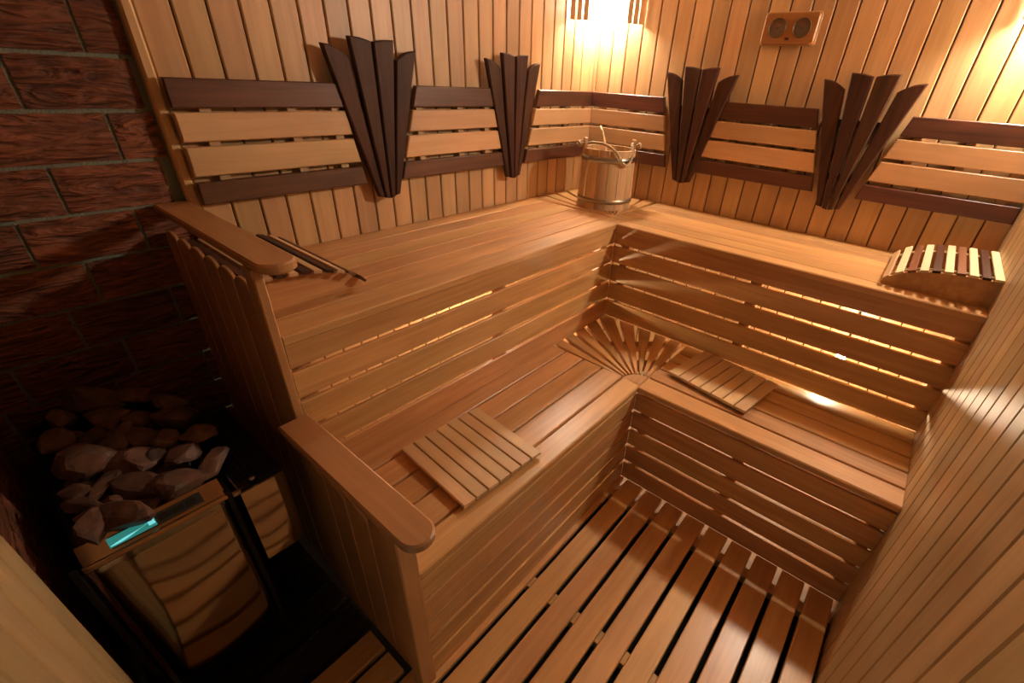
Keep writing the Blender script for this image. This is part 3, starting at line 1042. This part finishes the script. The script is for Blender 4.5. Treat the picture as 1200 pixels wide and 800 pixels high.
# ------------------------------------------------------------------ corner lamps
def corner_lamp(label, corner, rot, gm):
    """built in a local frame whose two walls lie along -x and -y; rot turns it into its corner"""
    t = thing('corner_lamp', label, 'lamp', (corner[0], corner[1], 1.73), 'slatted corner lamps', rot)
    M4 = t.matrix_basis
    def lb(nm, c, xd, zd, L, W, T, mt, b=.001):
        return link(nm, bar_mesh(L, W, T, b, mt), t, M4 @ frame(c, xd, zd))
    A = Vector((-.255, -.014, 0)); B = Vector((-.014, -.275, 0))
    d = (B - A); Ld = d.length; d.normalize(); nrm = Vector((-d.y, d.x, 0))
    if nrm.x > 0: nrm = -nrm
    # slats stand on the line between the walls; the middle is left open
    fr_ = [.045, .13, .215, .80, .885, .965]
    for f in fr_:
        p = A + d * (Ld * f) + nrm * (.035 * math.sin(PI * f))
        lb('slat', p + Vector((0, 0, .135)), (0, 0, 1), nrm, .27, .023, .009, M['pale'])
    for z in (.23, .262):
        for f0, f1 in ((0.0, .5), (.5, 1.0)):
            p0 = A + d * (Ld * f0) + nrm * (.035 * math.sin(PI * f0)); p1 = A + d * (Ld * f1) + nrm * (.035 * math.sin(PI * f1))
            lb('frame_rail', (p0 + p1) / 2 - nrm * .013 + Vector((0, 0, z)), p1 - p0, nrm, (p1 - p0).length, .02, .012, M['pale'])
    for (f0, f1) in ((.02, .26), (.76, .98)):
        p0 = A + d * (Ld * f0) + nrm * (.035 * math.sin(PI * f0)); p1 = A + d * (Ld * f1) + nrm * (.035 * math.sin(PI * f1))
        lb('lower_rail', (p0 + p1) / 2 - nrm * .0125 + Vector((0, 0, .10)), p1 - p0, nrm, (p1 - p0).length, .016, .010, M['pale'])
    cg = Vector((-.082, -.084, .045))
    link('globe', lathe_mesh('globe', [(0, 0), (.022, .003), (.038, .014), (.048, .032), (.051, .058), (.047, .095), (.040, .125), (0, .125)], gm, 28), t, M4 @ Matrix.Translation(cg))
    link('lamp_base', lathe_mesh('lamp_base', [(0, .1255), (.048, .1255), (.048, .165), (0, .165)], M['socket'], 24), t, M4 @ Matrix.Translation(cg))
    lb('bracket', Vector((-.060, -.060, .2205)), (1, 1, 0), (0, 0, 1), .110, .05, .02, M['socket'])


corner_lamp('slatted corner lamp glowing in the far corner above the bucket', (0, 0), 0, M['globe_a'])
corner_lamp('slatted corner lamp at the far right corner, only its glow in view', (0, -L2), -PI / 2, M['globe_b'])

# ------------------------------------------------------------------ bulbs inside the benches
def under_lamp(label, p, gm):
    t = thing('bench_lamp', label, 'lamp', p, 'bulbs hung inside the benches')
    pr = [(0, -.016), (.010, -.013), (.016, -.006), (.018, .003), (.015, .015), (.011, .030), (0, .030)]
    link('bulb', lathe_mesh('bulb', pr, gm, 20), t, Matrix.Translation(p))
    link('socket', lathe_mesh('socket', [(0, .0305), (.014, .0305), (.016, .07), (0, .07)], M['socket'], 16), t, Matrix.Translation(p))
    link('cord', tube_mesh('cord', [Vector(p) + Vector((0, 0, .07)), Vector(p) + Vector((0, 0, .9295 - p[2]))], .003, M['cable'], 6), t, Matrix.Identity(4))


under_lamp('bare bulb glinting through the gaps under the right bench', (-.30, -1.592, .55), M['bulb'])
under_lamp('bare bulb hidden behind the gaps under the back bench', (-1.02, -.28, .60), M['bulb_b'])

# ------------------------------------------------------------------ heater
def heater():
    x0, x1, yf, yb, zt = -2.492, -2.243, -.622, -.075, .640
    t = thing('sauna_heater', 'black and mirror-steel electric sauna heater filled with stones', 'heater', ((x0 + x1) / 2, (yf + yb) / 2, 0))
    # body
    def b(nm, lo, hi, mt, bv=.002): return box(nm, t, lo, hi, mt, bv)
    b('side_panel', (x0 - .006, yf + .012, .10), (x0 + .006, yb, zt - .01), M['black'])
    b('side_panel', (x1 - .006, yf + .012, .10), (x1 + .006, yb, zt + .005), M['black'])
    b('back_panel', (x0 + .0065, yb - .012, .10), (x1 - .0065, yb, zt + .03), M['black'])
    b('base_plate', (x0 + .0065, yf + .012, .10), (x1 - .0065, yb - .0125, .125), M['black'])
    for px in (x0 + .03, x1 - .03):
        for py in (yf + .06, yb - .05):
            link('foot', lathe_mesh('foot', [(0, -.0155), (.016, -.0155), (.014, .0995), (0, .0995)], M['black'], 12), t, Matrix.Translation((px, py, 0)))
    # inner grate holding the stones
    b('stone_grate', (x0 + .0065, yf + .07, .50), (x1 - .0065, yb - .0125, .515), M['black'])
    # gently waved mirror front, slightly wider at the bottom
    bm = bmesh.new(); nx, nz = 14, 20; g = []
    for i in range(nx + 1):
        col = []
        for j in range(nz + 1):
            u, v = i / nx, j / nz
            xx = (x0 - .008) + (x1 - x0 + .002) * u
            zz = .135 + (.628 - .135) * v
            bow = .010 * math.sin(PI * u) * (1 - .5 * v)
            roll = .022 * max(0, (u - .0) * 0) 
            col.append(bm.verts.new((xx, yf - bow, zz)))
        g.append(col)
    for i in range(nx):
        for j in range(nz):
            bm.faces.new((g[i][j], g[i + 1][j], g[i + 1][j + 1], g[i][j + 1]))
    r = bmesh.ops.extrude_face_region(bm, geom=bm.faces[:])
    for v in [e for e in r['geom'] if isinstance(e, bmesh.types.BMVert)]: v.co.y = yf + .010
    link('front_panel', smooth(mesh_from('front_panel', bm, M['mirror'])), t, Matrix.Identity(4))
    # vertical black edge strip right of the mirror
    b('edge_strip', (x1 - .0055, yf - .004, .10), (x1 + .007, yf + .0115, zt + .004), M['black'])
    b('edge_strip', (x0 - .022, yf - .004, .10), (x0 - .0085, yf + .0115, zt - .004), M['black'])
    # control ledge: slanting strip on top with display
    c = Vector(((x0 + x1) / 2 - .002, yf + .017, zt + .003)); n_ = Vector((0, -.62, .78))
    L = x1 - x0 - .002
    ledge = bar('control_ledge', t, c, (1, 0, 0), n_, L, .056, .012, M['ledge'], .002)
    up = Vector((0, .78, .62))
    cw = c + n_ * .0066
    bar('display_strip', t, cw + Vector((.004, 0, 0)) + up * .004, (1, 0, 0), n_, .160, .026, .0014, M['glossblack'], .0004)
    sc = bar('display', t, cw + n_ * .0010 + Vector((-.040, 0, 0)) + up * .004, (1, 0, 0), n_, .078, .021, .001, M['screen'], .0003)
    bar('digits', sc, cw + n_ * .0019 + Vector((-.008, 0, 0)) + up * .005, (1, 0, 0), n_, .011, .012, .0006, M['screen_hi'], .0002)
    # curved pale sweep on the display
    bm = bmesh.new(); A = []
    for j in range(15):
        f = j / 14
        xx = -.037 + .066 * f
        yc = -.006 + .001 * math.sin(f * 3) + .009 * f * f - .001
        th = .0045 * (math.sin(PI * min(1, f * 1.15 + .12)) ** 1.5) + .0006
        A.append([bm.verts.new((xx, yc + s * th, 0)) for s in (-.5, .5)])
    for p, q_ in zip(A, A[1:]): bm.faces.new((p[0], q_[0], q_[1], p[1]))
    link('sweep', mesh_from('sweep', bm, M['screen_hi']), sc, frame(cw + n_ * .0022 + Vector((-.040, 0, 0)) + up * .004, (1, 0, 0), n_))
    for q in range(3):
        bar('button', t, cw + n_ * .0012 + Vector((.016 + q * .024, 0, 0)) + up * .004, (1, 0, 0), n_, .019, .015, .001, M['black'], .0003)
    b('front_lip', (x0 - .004, yf - .006, zt - .0115), (x1 - .008, yf + .001, zt - .0005), M['ledge'], .0015)
    # separate narrow steam box on the right
    s = thing('steam_unit', 'narrow steel steam box with black grille lid right of the stones', 'steam generator', (-2.175, -.48, .40))
    a0, a1, yA, yB = -2.226, -2.122, -.655, -.300
    bm = bmesh.new()
    pts = [(a0, yA), (a1 - .030, yA), (a1 - .014, yA + .005), (a1 - .004, yA + .016), (a1, yA + .034), (a1, yB), (a0, yB)]
    lo = [bm.verts.new((px, py, .405)) for px, py in pts]; hi = [bm.verts.new((px, py, .644)) for px, py in pts]
    for i in range(len(pts)):
        j = (i + 1) % len(pts); bm.faces.new((lo[i], lo[j], hi[j], hi[i]))
    bm.faces.new(lo); bm.faces.new(hi)
    link('casing', mesh_from('casing', bm, M['mirror']), s, Matrix.Identity(4))
    box('lid', s, (a0 + .004, yA + .012, .6445), (a1 - .003, yB - .002, .650), M['black'], .001)
    for q in range(8):
        xx = a0 + .012 + q * .0115
        box('louvre', s, (xx, yA + .035, .6505), (xx + .0055, yB - .015, .6560), M['black'], .001)
    link('knob', lathe_mesh('knob', [(0, 0), (.008, 0), (.007, .006), (0, .007)], M['steel'], 14), s, Matrix.Translation((a0 + .035, yA + .022, .6505)))
    box('bracket', s, (-2.2365, -.50, .43), (-2.2265, -.42, .60), M['black'], .001)
    for ya in (-.32, -.645):
        box('corner_clip', s, (a0 - .012, ya - .004, .640), (a0 + .004, ya + .004, .6500), M['steel'], .0005)
    return t


heater()


# stones: angular lumps, each an object of its own
def stone_mesh(seed, sx, sy, sz):
    r = random.Random(seed); bm = bmesh.new()
    bmesh.ops.create_icosphere(bm, subdivisions=3, radius=1)
    planes = [(Vector((r.gauss(0, 1), r.gauss(0, 1), r.gauss(0, 1))).normalized(), r.uniform(.62, .86)) for _ in range(13)]
    for v in bm.verts:
        p = v.co * 1.12
        for nrm, d in planes:
            q = p.dot(nrm)
            if q > d: p -= nrm * (q - d) * .96
        p *= 1 + .035 * math.sin(5 * p.x + seed) * math.sin(6 * p.y + seed * 2) + r.uniform(-.008, .008)
        v.co = Vector((p.x * sx, p.y * sy, p.z * sz))
    return mesh_from('heater_stone', bm, M['stone'])


def stone(x, y, z, sx, sy, sz, seed, yaw, label, tilt=.22):
    r = random.Random(seed)
    me = stone_mesh(seed, sx, sy, sz)
    mm = Matrix.Translation((x, y, z)) @ Matrix.Rotation(yaw, 4, 'Z') @ Matrix.Rotation(r.uniform(-tilt, tilt), 4, 'X') @ Matrix.Rotation(r.uniform(-tilt, tilt), 4, 'Y')
    return tag(link('heater_stone', me, None, mm), label, 'stone', 'stones heaped on the heater')


STONES = [
(-2.358, -0.165, 0.755, 0.0766, 0.0357, 'large dark stone at the back left of the heater heap'),
(-2.286, -0.217, 0.755, 0.0572, 0.026, 'flat dark stone at the back of the heap, second from the left'),
(-2.233, -0.306, 0.75, 0.0465, 0.0233, 'flat dark stone at the back of the heap, near the brick wall corner'),
(-2.351, -0.279, 0.754, 0.0559, 0.0292, 'wide ridge-topped stone behind the tall bright one in the heap'),
(-2.422, -0.215, 0.755, 0.036, 0.024, 'small dark stone at the far left of the heap'),
(-2.348, -0.363, 0.74, 0.0292, 0.0434, 'tall upright stone with a bright edge near the middle of the heap'),
(-2.314, -0.396, 0.735, 0.0295, 0.0247, 'small wedge-shaped stone right of the tall bright one'),
(-2.28, -0.428, 0.73, 0.0288, 0.0307, 'upright wedge stone, second to the right of the tall bright one'),
(-2.302, -0.323, 0.747, 0.0325, 0.0217, 'small stone lying behind the two wedge-shaped ones'),
(-2.243, -0.377, 0.738, 0.0561, 0.031, 'broad flat stone at the right rear of the heap'),
(-2.225, -0.463, 0.725, 0.0391, 0.0274, 'stone at the right edge of the heap, just behind the slender one'),
(-2.388, -0.339, 0.744, 0.039, 0.0241, 'dark stone left of the tall bright one'),
(-2.359, -0.454, 0.726, 0.0504, 0.0351, 'large rounded stone with a smooth face in the middle of the heap'),
(-2.312, -0.474, 0.723, 0.0249, 0.0249, 'small stone squeezed between the two rounded middle ones'),
(-2.267, -0.508, 0.718, 0.043, 0.0327, 'rounded stone with a pale top crack, right of the middle'),
(-2.425, -0.407, 0.734, 0.0571, 0.0439, 'big dark lump on the left side of the heap'),
(-2.371, -0.545, 0.713, 0.048, 0.0317, 'stone directly behind the small bright chip, above the display'),
(-2.31, -0.582, 0.707, 0.066, 0.0405, 'biggest flat speckled stone, lying behind the right end of the control ledge'),
(-2.234, -0.573, 0.709, 0.0251, 0.0428, 'slender upright stone at the right edge beside the steam box'),
(-2.454, -0.487, 0.722, 0.0415, 0.0207, 'long low stone at the left edge, behind the front-left lump'),
(-2.415, -0.499, 0.72, 0.0221, 0.0348, 'narrow upright stone left of the one above the display'),
(-2.416, -0.558, 0.711, 0.0256, 0.0173, 'small bright chip of stone just behind the front slab'),
(-2.472, -0.53, 0.715, 0.0401, 0.0168, 'flat stone low at the left edge of the heap'),
(-2.417, -0.603, 0.705, 0.0806, 0.0339, 'widest dark slab at the front, right behind the display'),
(-2.474, -0.601, 0.705, 0.0355, 0.0371, 'dark lump at the front left corner of the heap'),
(-2.451, -0.302, 0.75, 0.0334, 0.0298, 'dark stone on the left edge, behind the big dark lump'),
]
for i, (sx_, sy_, sz_, a, b_, lab) in enumerate(STONES):
    cx_ = min(max(sx_, -2.486 + min(a, .035)), -2.205)
    stone(cx_, min(sy_ + .040, -.125), sz_ - .040, a * 1.10, b_ * 1.15, min(a, b_) * .92, 100 + i, math.radians(-51), lab)
sr = random.Random(5)
for zl, xs_, ys_ in ((.565, (-2.425, -2.31), (-.50, -.40, -.30, -.20)), (.640, (-2.43, -2.36, -2.30), (-.54, -.45, -.36, -.27, -.18))):
    for xx in xs_:
        for yy in ys_:
            stone(xx + sr.uniform(-.004, .004), yy + sr.uniform(-.006, .006), zl, .042, .042, .034, sr.randrange(9999), sr.uniform(0, 3), 'reddish brown stone deep in the heater heap, mostly hidden by the top stones', .1)
